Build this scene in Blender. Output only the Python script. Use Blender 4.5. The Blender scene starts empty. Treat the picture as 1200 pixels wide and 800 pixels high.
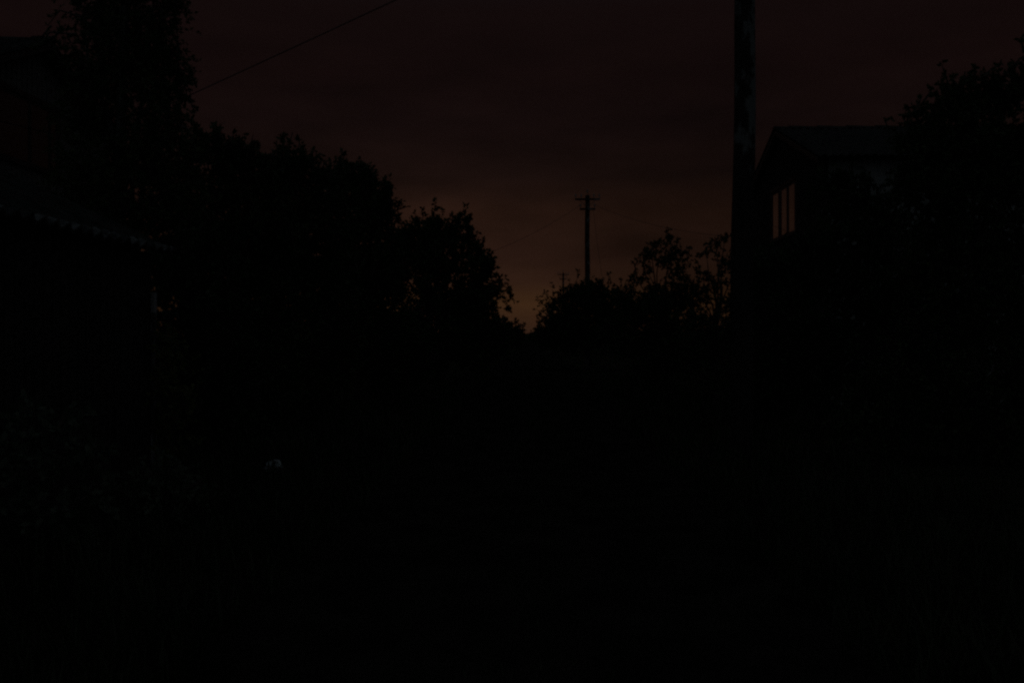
import bpy, math, random
import numpy as np
from mathutils import Vector, Matrix

SC = bpy.context.scene
COL = SC.collection
F = 1100.0                      # focal length in photo pixels (photo is 1200 wide)
HZ = 393.0                      # horizon row in the photo
YAW = math.atan(26 / F)         # the lane runs along +Y, a touch right of the view axis
EYE = 1.6
ca, sa = math.cos(YAW), math.sin(YAW)


def at(px, py, d):
    """world point seen at photo pixel px,py at depth d metres"""
    xc = (px - 600) / F * d
    z = EYE + (HZ - py) / F * d
    return Vector((xc * ca - d * sa, xc * sa + d * ca, z))


def lin(c):
    return [((v / 255 + .055) / 1.055) ** 2.4 if v > 10.3 else v / 255 / 12.92 for v in c]


# ------------------------------------------------------------------ materials
def nodes_of(m):
    m.use_nodes = True
    nt = m.node_tree
    return nt, nt.nodes, nt.links


def mat(name, c1, c2=None, scale=4.0, rough=.8, spec=.25, detail=6, stretch=(1, 1, 1), bump=0.0, lo=.35, hi=.65):
    m = bpy.data.materials.new(name)
    nt, N, L = nodes_of(m)
    b = N['Principled BSDF']
    b.inputs['Roughness'].default_value = rough
    b.inputs['Specular IOR Level'].default_value = spec
    tc = N.new('ShaderNodeTexCoord')
    mp = N.new('ShaderNodeMapping')
    mp.inputs['Scale'].default_value = stretch
    nz = N.new('ShaderNodeTexNoise')
    nz.inputs['Scale'].default_value = scale
    nz.inputs['Detail'].default_value = detail
    rp = N.new('ShaderNodeValToRGB')
    rp.color_ramp.elements[0].position = lo
    rp.color_ramp.elements[1].position = hi
    rp.color_ramp.elements[0].color = (*c1, 1)
    rp.color_ramp.elements[1].color = (*(c2 or c1), 1)
    L.new(tc.outputs['Object'], mp.inputs['Vector'])
    L.new(mp.outputs['Vector'], nz.inputs['Vector'])
    L.new(nz.outputs['Fac'], rp.inputs['Fac'])
    L.new(rp.outputs['Color'], b.inputs['Base Color'])
    if bump:
        bp = N.new('ShaderNodeBump')
        bp.inputs['Strength'].default_value = bump
        bp.inputs['Distance'].default_value = .02
        L.new(nz.outputs['Fac'], bp.inputs['Height'])
        L.new(bp.outputs['Normal'], b.inputs['Normal'])
    return m


def leaf_mat(name, c1, c2, scale=1.6):
    m = mat(name, c1, c2, scale, .55, .25)
    nt, N, L = nodes_of(m)
    b = N['Principled BSDF']
    out = N['Material Output']
    tr = N.new('ShaderNodeBsdfTranslucent')
    mx = N.new('ShaderNodeMixShader')
    mx.inputs[0].default_value = .22
    rp = [n for n in N if n.type == 'VALTORGB'][0]
    L.new(rp.outputs['Color'], tr.inputs['Color'])
    L.new(b.outputs[0], mx.inputs[1])
    L.new(tr.outputs[0], mx.inputs[2])
    L.new(mx.outputs[0], out.inputs['Surface'])
    return m


def glass_mat(name, tint=.9, boost=.05):
    m = bpy.data.materials.new(name)
    nt, N, L = nodes_of(m)
    N.remove(N['Principled BSDF'])
    out = N['Material Output']
    gl = N.new('ShaderNodeBsdfGlossy')
    gl.inputs['Roughness'].default_value = .02
    gl.inputs['Color'].default_value = (.95, .97, .97, 1)
    tp = N.new('ShaderNodeBsdfTransparent')
    tp.inputs['Color'].default_value = (tint, tint, tint, 1)
    fr = N.new('ShaderNodeFresnel')
    fr.inputs['IOR'].default_value = 1.52
    # a double pane returns about twice one pane's Fresnel
    dm = N.new('ShaderNodeMath'); dm.operation = 'MULTIPLY_ADD'; dm.use_clamp = True
    dm.inputs[1].default_value = 1.9; dm.inputs[2].default_value = boost
    mx = N.new('ShaderNodeMixShader')
    L.new(fr.outputs[0], dm.inputs[0])
    L.new(dm.outputs[0], mx.inputs[0])
    L.new(tp.outputs[0], mx.inputs[1])
    L.new(gl.outputs[0], mx.inputs[2])
    L.new(mx.outputs[0], out.inputs['Surface'])
    return m


M = {}
M['leaf_apple'] = leaf_mat('apple leaves', (.035, .055, .02), (.07, .10, .035))
M['leaf_dark'] = leaf_mat('dark leaves', (.025, .045, .02), (.055, .08, .03))
M['leaf_birch'] = leaf_mat('birch leaves', (.045, .07, .025), (.09, .115, .04), 2.5)
M['leaf_pale'] = leaf_mat('pale verge leaves', (.075, .10, .06), (.16, .19, .13), 5)
M['leaf_yellow'] = leaf_mat('yellow green leaves', (.09, .11, .03), (.16, .17, .05), 5)
M['bark'] = mat('bark', (.05, .04, .03), (.13, .11, .09), 14, .9, .1, stretch=(1, 1, .2), bump=.6)
M['birch_bark'] = mat('birch bark', (.04, .037, .034), (.16, .155, .145), 9, .8, .15, stretch=(1, 1, 2.2), lo=.38, hi=.48)
M['slate'] = mat('asbestos slate roofing', (.028, .025, .023), (.056, .051, .047), 3.2, .85, .15, detail=10, bump=.15)
M['old_slate'] = mat('dark old slate roofing', (.018, .02, .016), (.048, .049, .043), 4.5, .9, .1, detail=10, bump=.2)
M['pale_slate'] = mat('pale slate edge', (.04, .041, .04), (.17, .174, .17), 7, .85, .15, detail=6, lo=.42, hi=.6)
M['dark_wood'] = mat('dark stained boards', (.022, .02, .018), (.055, .048, .042), 6, .75, .2, stretch=(1, 1, 6), bump=.3)
M['grey_wood'] = mat('grey weathered boards', (.10, .095, .09), (.19, .18, .165), 6, .85, .15, stretch=(1, 1, 7), bump=.3)
M['render_pale'] = mat('pale limewash', (.20, .205, .195), (.32, .325, .31), 2.4, .9, .1, detail=9, bump=.1)
M['frame'] = mat('brown frame paint', (.02, .017, .016), (.04, .034, .03), 20, .55, .35)
M['white_paint'] = mat('chipped white paint', (.30, .31, .30), (.78, .79, .77), 11, .6, .3, stretch=(1, 1, .35), lo=.36, hi=.5)
M['glass'] = glass_mat('window glass', .9, .02)
M['bright_glass'] = glass_mat('window glass with boosted reflection', .8, .36)  # reflection raised above plain glass to brighten the panes
M['curtain'] = mat('net curtain', (.62, .64, .64), (.82, .83, .82), 18, .95, .05, stretch=(1, 4, .2))
M['interior'] = mat('dim interior plaster', (.10, .09, .08), (.15, .13, .11), 3)
M['ground'] = mat('garden soil and turf', (.018, .02, .012), (.042, .04, .024), 1.3, .95, .1, detail=10, bump=.5)
M['ground'].node_tree.nodes['Principled BSDF'].inputs['Specular IOR Level'].default_value = 0.0
M['track'] = mat('trodden earth', (.013, .0115, .0095), (.032, .028, .022), 2.2, .95, .1, detail=12, bump=.6)
M['track'].node_tree.nodes['Principled BSDF'].inputs['Specular IOR Level'].default_value = 0.0
M['grass'] = leaf_mat('verge grass', (.02, .03, .012), (.05, .06, .024), 1.1)
M['stone'] = mat('pale stone', (.34, .36, .36), (.62, .64, .64), 9, .85, .2, detail=8, bump=.4)
M['wire'] = mat('black cable', (.015, .015, .015), (.025, .025, .025), 20, .5, .4)
M['ceramic'] = mat('glazed insulator', (.25, .22, .2), (.35, .32, .3), 10, .25, .5)
M['steel'] = mat('rusty steel', (.07, .06, .055), (.14, .10, .08), 12, .7, .4)


def pole_mat():
    """old tarred wood that has weathered to grey in flaking patches, mostly on the side towards the weather"""
    m = bpy.data.materials.new('weathered pole wood')
    nt, N, L = nodes_of(m)
    b = N['Principled BSDF']
    b.inputs['Roughness'].default_value = .85
    b.inputs['Specular IOR Level'].default_value = .12
    tc = N.new('ShaderNodeTexCoord')

    def noise(sc, st, det=7):
        mp = N.new('ShaderNodeMapping'); mp.inputs['Scale'].default_value = st
        nz = N.new('ShaderNodeTexNoise'); nz.inputs['Scale'].default_value = sc; nz.inputs['Detail'].default_value = det
        L.new(tc.outputs['Object'], mp.inputs['Vector']); L.new(mp.outputs['Vector'], nz.inputs['Vector'])
        return nz.outputs['Fac']
    big = noise(5.6, (1.0, 1.0, .7), 10)
    fine = noise(30, (1, 1, .12))
    sx = N.new('ShaderNodeSeparateXYZ'); L.new(tc.outputs['Object'], sx.inputs[0])
    side = N.new('ShaderNodeMath'); side.operation = 'MULTIPLY_ADD'
    L.new(sx.outputs['X'], side.inputs[0]); side.inputs[1].default_value = .55; L.new(big, side.inputs[2])
    s2 = N.new('ShaderNodeMath'); s2.operation = 'MULTIPLY_ADD'
    L.new(fine, s2.inputs[0]); s2.inputs[1].default_value = .22; L.new(side.outputs[0], s2.inputs[2])
    hr = N.new('ShaderNodeMapRange'); hr.inputs['From Min'].default_value = 2.2; hr.inputs['From Max'].default_value = 4.2
    hr.inputs['To Min'].default_value = -.25; hr.inputs['To Max'].default_value = 0
    L.new(sx.outputs['Z'], hr.inputs['Value'])
    s3 = N.new('ShaderNodeMath'); L.new(s2.outputs[0], s3.inputs[0]); L.new(hr.outputs[0], s3.inputs[1]); s2 = s3
    rp = N.new('ShaderNodeValToRGB')
    e = rp.color_ramp.elements
    e[0].position = .655; e[0].color = (.035, .03, .026, 1)
    e[1].position = .73; e[1].color = (.185, .19, .185, 1)
    L.new(s2.outputs[0], rp.inputs['Fac']); L.new(rp.outputs['Color'], b.inputs['Base Color'])
    bp = N.new('ShaderNodeBump'); bp.inputs['Strength'].default_value = .5; bp.inputs['Distance'].default_value = .01
    L.new(fine, bp.inputs['Height']); L.new(bp.outputs['Normal'], b.inputs['Normal'])
    return m


M['pole'] = pole_mat()


# ------------------------------------------------------------------ mesh helpers
class MB:
    def __init__(s):
        s.v = []; s.f = []

    def add(s, v, f):
        o = len(s.v); s.v += [tuple(p) for p in v]; s.f += [tuple(i + o for i in q) for q in f]

    def box(s, x0, x1, y0, y1, z0, z1):
        v = [(x, y, z) for z in (z0, z1) for x, y in ((x0, y0), (x1, y0), (x1, y1), (x0, y1))]
        s.add(v, [(3, 2, 1, 0), (4, 5, 6, 7), (0, 1, 5, 4), (1, 2, 6, 5), (2, 3, 7, 6), (3, 0, 4, 7)])

    def prism(s, poly, axis, a, b):
        """extrude a polygon (list of 2-tuples in the other two axes) along axis from a to b"""
        def P(p, t):
            return {'x': (t, p[0], p[1]), 'y': (p[0], t, p[1]), 'z': (p[0], p[1], t)}[axis]
        n = len(poly)
        s.add([P(p, a) for p in poly] + [P(p, b) for p in poly],
              [tuple(range(n))[::-1], tuple(range(n, 2 * n))] + [(i, (i + 1) % n, (i + 1) % n + n, i + n) for i in range(n)])

    def tube(s, pts, rad, sides=8, cap=True):
        pts = [Vector(p) for p in pts]
        if not isinstance(rad, (list, tuple)):
            rad = [rad] * len(pts)
        v = []
        for i, p in enumerate(pts):
            d = (pts[min(i + 1, len(pts) - 1)] - pts[max(i - 1, 0)]).normalized()
            ref = Vector((1, 0, 0)) if abs(d.x) < .9 else Vector((0, 1, 0))
            u = (ref - d * ref.dot(d)).normalized(); w = d.cross(u)
            for k in range(sides):
                a = 2 * math.pi * k / sides
                v.append(p + (u * math.cos(a) + w * math.sin(a)) * rad[i])
        f = []
        for i in range(len(pts) - 1):
            for k in range(sides):
                a = i * sides + k; b = i * sides + (k + 1) % sides
                f.append((a, b, b + sides, a + sides))
        if cap:
            f += [tuple(range(sides))[::-1], tuple(range((len(pts) - 1) * sides, len(pts) * sides))]
        s.add(v, f)

    def build(s, name, m, parent=None, smooth=False, origin=None):
        me = bpy.data.meshes.new(name)
        o0 = Vector(origin) if origin is not None else Vector((0, 0, 0))
        me.from_pydata([tuple(Vector(p) - o0) for p in s.v], [], s.f)
        me.materials.append(m)
        if smooth:
            me.polygons.foreach_set('use_smooth', [True] * len(me.polygons))
        o = bpy.data.objects.new(name, me)
        COL.objects.link(o)
        if parent is not None:
            o.parent = parent
        elif origin is not None:
            o.location = o0
        return o


def tag(o, label=None, cat=None, group=None, kind=None):
    for k, v in (('label', label), ('category', cat), ('group', group), ('kind', kind)):
        if v:
            o[k] = v
    return o


def thing(name, label, cat, loc, group=None):
    o = bpy.data.objects.new(name, None)
    o.empty_display_size = .2
    COL.objects.link(o)
    o.location = loc
    return tag(o, label, cat, group)


def np_mesh(name, verts, quads, m, parent=None, mats=None, midx=None):
    me = bpy.data.meshes.new(name)
    nq = len(quads)
    me.vertices.add(len(verts)); me.vertices.foreach_set('co', np.asarray(verts, np.float32).ravel())
    me.loops.add(nq * 4); me.loops.foreach_set('vertex_index', np.asarray(quads, np.int32).ravel())
    me.polygons.add(nq); me.polygons.foreach_set('loop_start', np.arange(nq, dtype=np.int32) * 4)
    for x in (mats or [m]):
        me.materials.append(x)
    if midx is not None:
        me.polygons.foreach_set('material_index', np.asarray(midx, np.int32))
    me.update(calc_edges=True)
    o = bpy.data.objects.new(name, me)
    COL.objects.link(o)
    if parent is not None:
        o.parent = parent
    return o


def unit(a):
    return a / np.maximum(np.linalg.norm(a, axis=-1, keepdims=True), 1e-9)


# ------------------------------------------------------------------ foliage
def sprays(start, direc, length, per, leaf, rng, bend, spread=.55):
    """twigs with leaves set along them; returns leaf quads and twig quads as one vertex array"""
    n = len(start)
    # leaves
    t = (rng.random((n, per)) * .95 + .08)
    t[:, 0] = 1.0
    ln = length[:, None]
    c = start[:, None, :] + direc[:, None, :] * (t * ln)[..., None]
    c[..., 2] += bend * (t * ln) ** 2
    ax = unit(direc[:, None, :] * .6 + rng.normal(size=(n, per, 3)) * spread)
    sd = unit(np.cross(ax, rng.normal(size=(n, per, 3))))
    s = leaf * (.65 + .6 * rng.random((n, per, 1)))
    a = c; b = c + ax * s * .48 + sd * s * .30; e = c + ax * s; g = c + ax * s * .48 - sd * s * .30
    lv = np.stack([a, b, e, g], 2).reshape(-1, 3)
    # twigs: three rings of three
    tw = max(.004, leaf * .045)
    tt = np.array([0, .5, 1.0])
    p = start[:, None, :] + direc[:, None, :] * (tt[None] * ln)[..., None]
    p[..., 2] += bend * (tt[None] * ln) ** 2
    u = unit(np.cross(direc, np.array([.3, .5, .81]))); w = np.cross(direc, u)
    ang = np.array([0, 2.094, 4.189])
    ring = u[:, None, None, :] * np.cos(ang)[None, None, :, None] + w[:, None, None, :] * np.sin(ang)[None, None, :, None]
    rr = np.array([1.0, .7, .35])[None, :, None, None] * tw
    tv = (p[:, :, None, :] + ring * rr).reshape(-1, 3)
    nl = n * per
    lq = np.arange(nl * 4).reshape(-1, 4)
    base = (np.arange(n) * 9)[:, None, None, None]
    k = np.arange(3); k2 = (k + 1) % 3
    q = np.stack([np.stack([i * 3 + k, i * 3 + k2, (i + 1) * 3 + k2, (i + 1) * 3 + k], -1) for i in (0, 1)], 0)
    tq = (base + q[None]).reshape(-1, 4)
    return lv, lq, tv, tq


def crown_mesh(blobs, shoots, leaf, cover, rng, up, bend, per=11, clump=.62):
    LV, LQ, TV, TQ = [], [], [], []
    nl = nt = 0

    def push(r):
        nonlocal nl, nt
        LV.append(r[0]); LQ.append(r[1] + nl); nl += len(r[0])
        TV.append(r[2]); TQ.append(r[3] + nt); nt += len(r[2])
    for (c, r) in blobs:
        c = np.array(c); r = np.array(r)
        n = int(cover * math.pi * r[0] * r[2] / (.29 * leaf * leaf) / per) + 4
        K = max(6, int(rng.integers(9, 15)))
        kc = unit(rng.normal(size=(K, 3))) * (.45 + .5 * rng.random((K, 1)))
        a = kc[rng.integers(0, K, n)] + rng.normal(size=(n, 3)) * .24
        b = unit(rng.normal(size=(n, 3))) * (rng.random((n, 1)) ** .4) * .88
        pick = rng.random((n, 1)) < clump
        o = np.where(pick, a, b)
        l = np.linalg.norm(o, axis=1, keepdims=True)
        o = np.where(l > 1.02, o / l * 1.02, o)
        d = unit(unit(o) * .55 + np.array([0, 0, up]) + rng.normal(size=(n, 3)) * .45)
        ln = (.16 + .30 * rng.random(n)) * min(1.0, r.mean() * .8 + .1) * (1 + 1.0 * (rng.random(n) < .07))
        push(sprays(c + o * r, d, np.maximum(ln, leaf * 1.6), per, leaf, rng, bend))
    for (pts, w, dens) in shoots:
        w = w * 1.25; dens = dens * 1.8
        pts = np.array([tuple(p) for p in pts])
        seg = np.linalg.norm(np.diff(pts, axis=0), axis=1); tot = seg.sum()
        n = max(3, int(dens * tot * w / (leaf * leaf) / 5 * 1.6))
        t = rng.random(n) ** .9
        cum = np.concatenate([[0], np.cumsum(seg)]) / tot
        p = np.stack([np.interp(t, cum, pts[:, k]) for k in range(3)], 1)
        ax = unit((pts[-1] - pts[0])[None])
        taper = (1.0 - .65 * t)[:, None]
        side = rng.normal(size=(n, 3)); side = unit(side - (side * ax).sum(1, keepdims=True) * ax)
        d = unit(ax * .75 + side * .75)
        push(sprays(p, d, np.maximum(w * taper[:, 0] * (.5 + .6 * rng.random(n)), leaf * .7), 5, leaf, rng, bend * .5))
        # the shoot's own stem
        u = unit(np.cross(ax, np.array([[.2, .7, .4]])))[0]; v2 = np.cross(ax[0], u)
        m = len(pts); tv = []
        for i, q in enumerate(pts):
            rad = max(.005, .018 * (1 - i / m))
            for a in (0, 2.094, 4.189):
                tv.append(q + (u * math.cos(a) + v2 * math.sin(a)) * rad)
        tq = [(i * 3 + k, i * 3 + (k + 1) % 3, (i + 1) * 3 + (k + 1) % 3, (i + 1) * 3 + k) for i in range(m - 1) for k in range(3)]
        TV.append(np.array(tv)); TQ.append(np.array(tq) + nt); nt += len(tv)
    LVa = np.concatenate(LV); TVa = np.concatenate(TV)
    q = np.concatenate([np.concatenate(LQ), np.concatenate(TQ) + len(LVa)])
    mi = np.concatenate([np.zeros(sum(len(x) for x in LQ)), np.ones(sum(len(x) for x in TQ))])
    return np.concatenate([LVa, TVa]), q, mi


def tree(name, label, cat, d, base_px, blobs, shoots=(), leaf=.09, cover=3.2, up=.35, bend=-.25, mat_leaf='leaf_apple', bark='bark',
         trunk_r=.09, seed=1, group=None, clump=.62, per=11, stems=1, depth=1.0, trunk_top=None):
    """blobs: (px, py, rx_px, ry_px[, depth shift in m]); shoots: (list of px,py points, width in px, density)"""
    rng = np.random.default_rng(seed); rnd = random.Random(seed)
    b = at(base_px, HZ, d); base = Vector((b.x, b.y, 0))
    root = thing(name, label, cat, base, group)
    W = []
    for q in blobs:
        px, py, rx, ry = q[:4]
        dd = d + (q[4] if len(q) > 4 else rnd.uniform(-.35, .35) * min(1.5, rx * d / F))
        c = at(px, py, dd) - base
        rX = rx * dd / F * .93; rZ = ry * dd / F * (.86 if py < 350 else 1)
        W.append((tuple(c), (rX, max(.35, min(rX, rZ * 1.2) * depth), rZ)))
    S = []
    for (pl, w, dens) in shoots:
        dd = d + rnd.uniform(-.25, .25)
        S.append(([at(x, y, dd) - base for x, y in pl], w * d / F, dens))
    v, q, mi = crown_mesh(W, S, leaf, cover * (1 if cover < 2.45 else 1.75), rng, up, bend, per, clump)
    np_mesh('crown', v, q, None, root, [M[mat_leaf], M[bark]], mi)
    # trunk and limbs
    tb = MB()
    zs = [w[0][2] for w in W]
    top = trunk_top if trunk_top else max(.5, min(zs) * .35 + sum(zs) / len(zs) * .5)
    cx = sum(w[0][0] for w in W) / len(W); cy = sum(w[0][1] for w in W) / len(W)
    forks = []
    for s in range(stems):
        ox, oy = (0, 0) if stems == 1 else (rnd.uniform(-.18, .18), rnd.uniform(-.18, .18))
        ex, ey = cx * .6 + (0 if stems == 1 else rnd.uniform(-.4, .4)), cy * .6
        pts = []; rad = []
        for i in range(7):
            t = i / 6
            k = trunk_r * (.06 if 0 < i < 6 else 0)
            pts.append((ox + (ex - ox) * t * t + rnd.uniform(-1, 1) * k * 4, oy + (ey - oy) * t * t + rnd.uniform(-1, 1) * k * 4, -.12 + (top + .12) * t))
            rad.append(trunk_r * (1.35 if i == 0 else 1 - .45 * t) / (1 if stems == 1 else 1.5))
        tb.tube(pts, rad, 9)
        forks.append((pts, rad))
    for (c, r) in W:
        pts, rad = rnd.choice(forks)
        lo = [i for i in range(2, 7) if pts[i][2] < c[2] + .1] or [2]
        i = lo[-1] if c[2] > top else rnd.choice(lo)
        p0 = Vector(pts[i]); p3 = Vector(c) + Vector((0, 0, r[2] * .5))
        p1 = p0.lerp(p3, .35) + Vector((rnd.uniform(-.1, .1), rnd.uniform(-.1, .1), .12)); p2 = p0.lerp(p3, .7) + Vector((rnd.uniform(-.1, .1), rnd.uniform(-.1, .1), .1))
        r0 = rad[i] * .62
        tb.tube([p0, p1, p2, p3], [r0, r0 * .75, r0 * .5, r0 * .2], 6)
    tb.build('trunk', M[bark], root, smooth=True)
    return root


# ------------------------------------------------------------------ ground, lane, verge grass
def ground_grid(name, xs, ys, zf, m):
    v = [(x, y, zf(x, y)) for y in ys for x in xs]
    n = len(xs)
    f = [(j * n + i, j * n + i + 1, (j + 1) * n + i + 1, (j + 1) * n + i) for j in range(len(ys) - 1) for i in range(n - 1)]
    mb = MB(); mb.add(v, f)
    return mb.build(name, m, smooth=True)


g = ground_grid('ground', [-900, -200, -40, -12, -6, 6, 12, 40, 200, 900], [-400, -60, -10, 10, 40, 120, 400, 1500], lambda x, y: 0.0, M['ground'])
tag(g, 'dark garden ground on both sides of the lane', kind='structure')


def lane_z(x, y):
    rut = -.035 * (math.exp(-((abs(x) - .78) / .24) ** 2))
    edge = max(0.0, abs(x) - 1.75) / .35
    return max(.006, (.055 + rut + .012 * math.sin(y * 1.7 + x * 2) * math.sin(y * .63)) * (1 - min(1, edge)))


xs = [-2.1 + 4.2 * i / 28 for i in range(29)]
ys = [-6 + .5 * i for i in range(90)] + [39 + 4 * i for i in range(1, 40)]
tr = ground_grid('lane', xs, ys, lane_z, M['track'])
tag(tr, 'dark trodden earth lane running away between the hedges', kind='structure')


def grass_obj():
    rng = np.random.default_rng(5)
    n = 62000
    y = 2.2 + 34 * rng.random(n) ** 1.7
    band = rng.random(n)
    x = np.where(band < .46, -rng.uniform(1.55, 4.1, n), np.where(band < .9, rng.uniform(1.55, 4.1, n), rng.normal(0, .2, n)))
    clump = .6 + .5 * np.sin(x * 3.1 + 1.7 * np.sin(y * 1.3)) * np.sin(y * 2.3 + x)
    h = np.where(band < .9, rng.uniform(.07, .30, n) * (.5 + clump), rng.uniform(.04, .1, n))
    h = np.maximum(h, .04)
    a = rng.random(n) * 6.283; lean = rng.uniform(.1, .7, n)
    dx, dy = np.cos(a) * lean, np.sin(a) * lean
    w = rng.uniform(.004, .009, n); wx, wy = -np.sin(a) * w, np.cos(a) * w
    z0 = np.full(n, .0)
    P = lambda X, Y, Z: np.stack([X, Y, Z], 1)
    v = np.stack([P(x - wx, y - wy, z0), P(x + wx, y + wy, z0), P(x + wx * .8 + dx * h * .35, y + wy * .8 + dy * h * .35, h * .6), P(x - wx * .8 + dx * h * .35, y - wy * .8 + dy * h * .35, h * .6),
                  P(x + dx * h + wx * .1, y + dy * h + wy * .1, h), P(x + dx * h - wx * .1, y + dy * h - wy * .1, h)], 1).reshape(-1, 3)
    b = np.arange(n)[:, None] * 6
    q = np.concatenate([b + np.array([[0, 1, 2, 3]]), b + np.array([[3, 2, 4, 5]])])
    o = np_mesh('verge_grass', v, q, M['grass'])
    tag(o, 'rough dark grass along both edges of the lane', kind='stuff')


grass_obj()


# ------------------------------------------------------------------ houses
def corrugated(x_or_y, e0, e1, z0, z1, a, b, period=.17, amp=.022, th=.012, rows=6):
    """a sheet roof slope: waves run along the ridge direction, from a to b; the section runs e0,z0 (eave) to e1,z1 (ridge).
    x_or_y names the ridge's axis."""
    n = max(4, int((b - a) / period * 8))
    v = []; L2 = math.hypot(e1 - e0, z1 - z0)
    nx, nz = -(z1 - z0) / L2, (e1 - e0) / L2
    if nz < 0:
        nx, nz = -nx, -nz
    for side in (0, 1):
        for r in range(rows + 1):
            t = r / rows
            for i in range(n + 1):
                u = a + (b - a) * i / n
                hgt = amp * math.cos(2 * math.pi * (u - a) / period) + (th if side == 0 else 0) + .006 * math.sin(u * 1.9 + t * 3) + (0.004 if int(t * rows * .5) % 2 else 0)
                e = e0 + (e1 - e0) * t + nx * hgt; z = z0 + (z1 - z0) * t + nz * hgt
                v.append((u, e, z) if x_or_y == 'x' else (e, u, z))
    k = n + 1; o = (rows + 1) * k; f = []
    for r in range(rows):
        for i in range(n):
            p = r * k + i
            f.append((p, p + 1, p + k + 1, p + k)); f.append((o + p + k, o + p + k + 1, o + p + 1, o + p))
    for i in range(n):
        f.append((i + 1, i, o + i, o + i + 1)); p = rows * k + i; f.append((p, p + 1, o + p + 1, o + p))
    for r in range(rows):
        p = r * k; f.append((p, p + k, o + p + k, o + p)); p = r * k + n; f.append((p + k, p, o + p, o + p + k))
    return v, f


def dacha(name, label, side, wx, y0, y1, x_far, ridge_y, ridge_z, eave_z, win, wall_mat, gable_mat, roof_mat, ov=.3, curtain=False, mull=None):
    """a small two-storey gabled cottage whose gable faces the lane. side=+1 right of the lane, -1 left. wx = |x| of its lane wall."""
    root = thing(name, label, 'house', (side * wx, ridge_y, 0), 'small gabled houses beside the lane')
    ox, oy = side * wx, ridge_y
    X = lambda a: side * a - ox          # local x from |x|
    hw_n, hw_f = y0 - oy, y1 - oy
    wz = eave_z
    wy0, wy1, wz0, wz1 = win[0] - oy, win[1] - oy, win[2], win[3]
    th = .16

    def xr(a, b):
        return (min(X(a), X(b)), max(X(a), X(b)))
    # side walls and back wall
    mb = MB()
    x0, x1 = xr(wx + th, x_far)
    mb.box(x0, x1, hw_n, hw_n + th, 0, wz)
    mb.build('wall', M[wall_mat], root)
    mb = MB(); mb.box(x0, x1, hw_f - th, hw_f, 0, wz)
    mb.build('wall', M[wall_mat], root)
    # gable walls, the lane one with a window hole, in pieces round the opening
    slope = (ridge_z - .06 - wz) / (hw_f)
    top = lambda y: wz + (hw_f - abs(y)) * slope
    g = MB()
    x0, x1 = xr(wx, wx + th)
    g.prism([(hw_n, 0), (wy0, 0), (wy0, top(wy0)), (hw_n, top(hw_n))], 'x', x0, x1)
    ys_ = [wy0, wy1] if not (wy0 < 0 < wy1) else [wy0, 0, wy1]
    g.prism([(wy0, wz1)] + [(wy1, wz1)] + [(y, top(y)) for y in reversed(ys_)], 'x', x0, x1)
    g.prism([(wy0, 0), (wy1, 0), (wy1, wz0), (wy0, wz0)], 'x', x0, x1)
    g.prism([(wy1, 0), (hw_f, 0), (hw_f, top(hw_f)), (wy1, top(wy1))], 'x', x0, x1)
    for k in range(int((hw_f - hw_n) / .16)):           # upright cover strips on the boarding
        y = hw_n + .08 + k * .16
        for (za, zb) in ([(0.02, wz0 - .07), (wz1 + .07, top(y) - .02)] if wy0 - .1 < y < wy1 + .1 else [(0.02, top(y) - .02)]):
            if zb > za:
                g.box(*xr(wx - .014, wx), y - .02, y + .02, za, zb)
    g.build('gable_wall', M[gable_mat], root)
    g = MB()
    x0, x1 = xr(x_far, x_far + th)
    g.prism([(hw_n, 0), (hw_f, 0), (hw_f, top(hw_f)), (0, top(0)), (hw_n, top(hw_n))], 'x', x0, x1)
    g.build('gable_wall', M[gable_mat], root)
    # attic floor and inner wall so the window looks into a dark room
    fl = MB(); x0, x1 = xr(wx + th, x_far)
    fl.box(x0, x1, hw_n + th, hw_f - th, wz0 - .75, wz0 - .6)
    fl.build('upper_floor', M['interior'], root)
    # roof: two corrugated slopes, ridge cap, barge boards
    xa, xb = sorted((X(wx - ov), X(x_far + th + ov)))
    ovy = .38
    rs = (ridge_z - wz) / hw_f
    rf = None
    v1 = corrugated('x', hw_n - ovy, 0, wz - ovy * rs + .05, ridge_z, xa, xb)
    v2 = corrugated('x', hw_f + ovy, 0, wz - ovy * rs + .05, ridge_z, xa, xb)
    r = MB(); r.add(*v1)
    rf = r.build('roof', M[roof_mat], root)
    r = MB(); r.add(*v2)
    r.build('roof', M[roof_mat], root)
    cp = MB()
    n = int((xb - xa) / .34)
    for k in range(n):                                  # overlapping ridge tiles give the stepped ridge line
        u0 = xa + (xb - xa) * k / n; u1 = xa + (xb - xa) * (k + 1) / n + .03
        sec = [(-.13, ridge_z - .03), (-.06, ridge_z + .035), (0, ridge_z + .05), (.06, ridge_z + .035), (.13, ridge_z - .03)]
        up_ = .014 * (k % 2)
        vv = [(u, a * (1 if u == u0 else .94), z + up_ + (.012 if u == u0 else 0)) for u in (u0, u1) for a, z in sec]
        cp.add(vv, [(i, i + 1, i + 6, i + 5) for i in range(4)] + [(0, 5, 9, 4), (4, 3, 2, 1, 0), (5, 6, 7, 8, 9)])
    cp.build('ridge_cap', M[roof_mat], rf)
    for sgn, e in ((-1, hw_n - ovy), (1, hw_f + ovy)):
        for xe in (wx - ov + .02, x_far + th + ov - .05):
            bb = MB()
            zl = wz - ovy * rs
            bb.prism([(e, zl - .10), (e, zl + .02), (0.002 * sgn, ridge_z - .03), (0.002 * sgn, ridge_z - .16)], 'x', *xr(xe, xe + .03))
            bb.build('barge_board', M['frame'], root)
    # window
    fr = MB(); xf0, xf1 = xr(wx - .006, wx + .06)
    fw = .055
    fr.box(xf0, xf1, wy0, wy1, wz0, wz0 + fw); fr.box(xf0, xf1, wy0, wy1, wz1 - fw, wz1)
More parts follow.
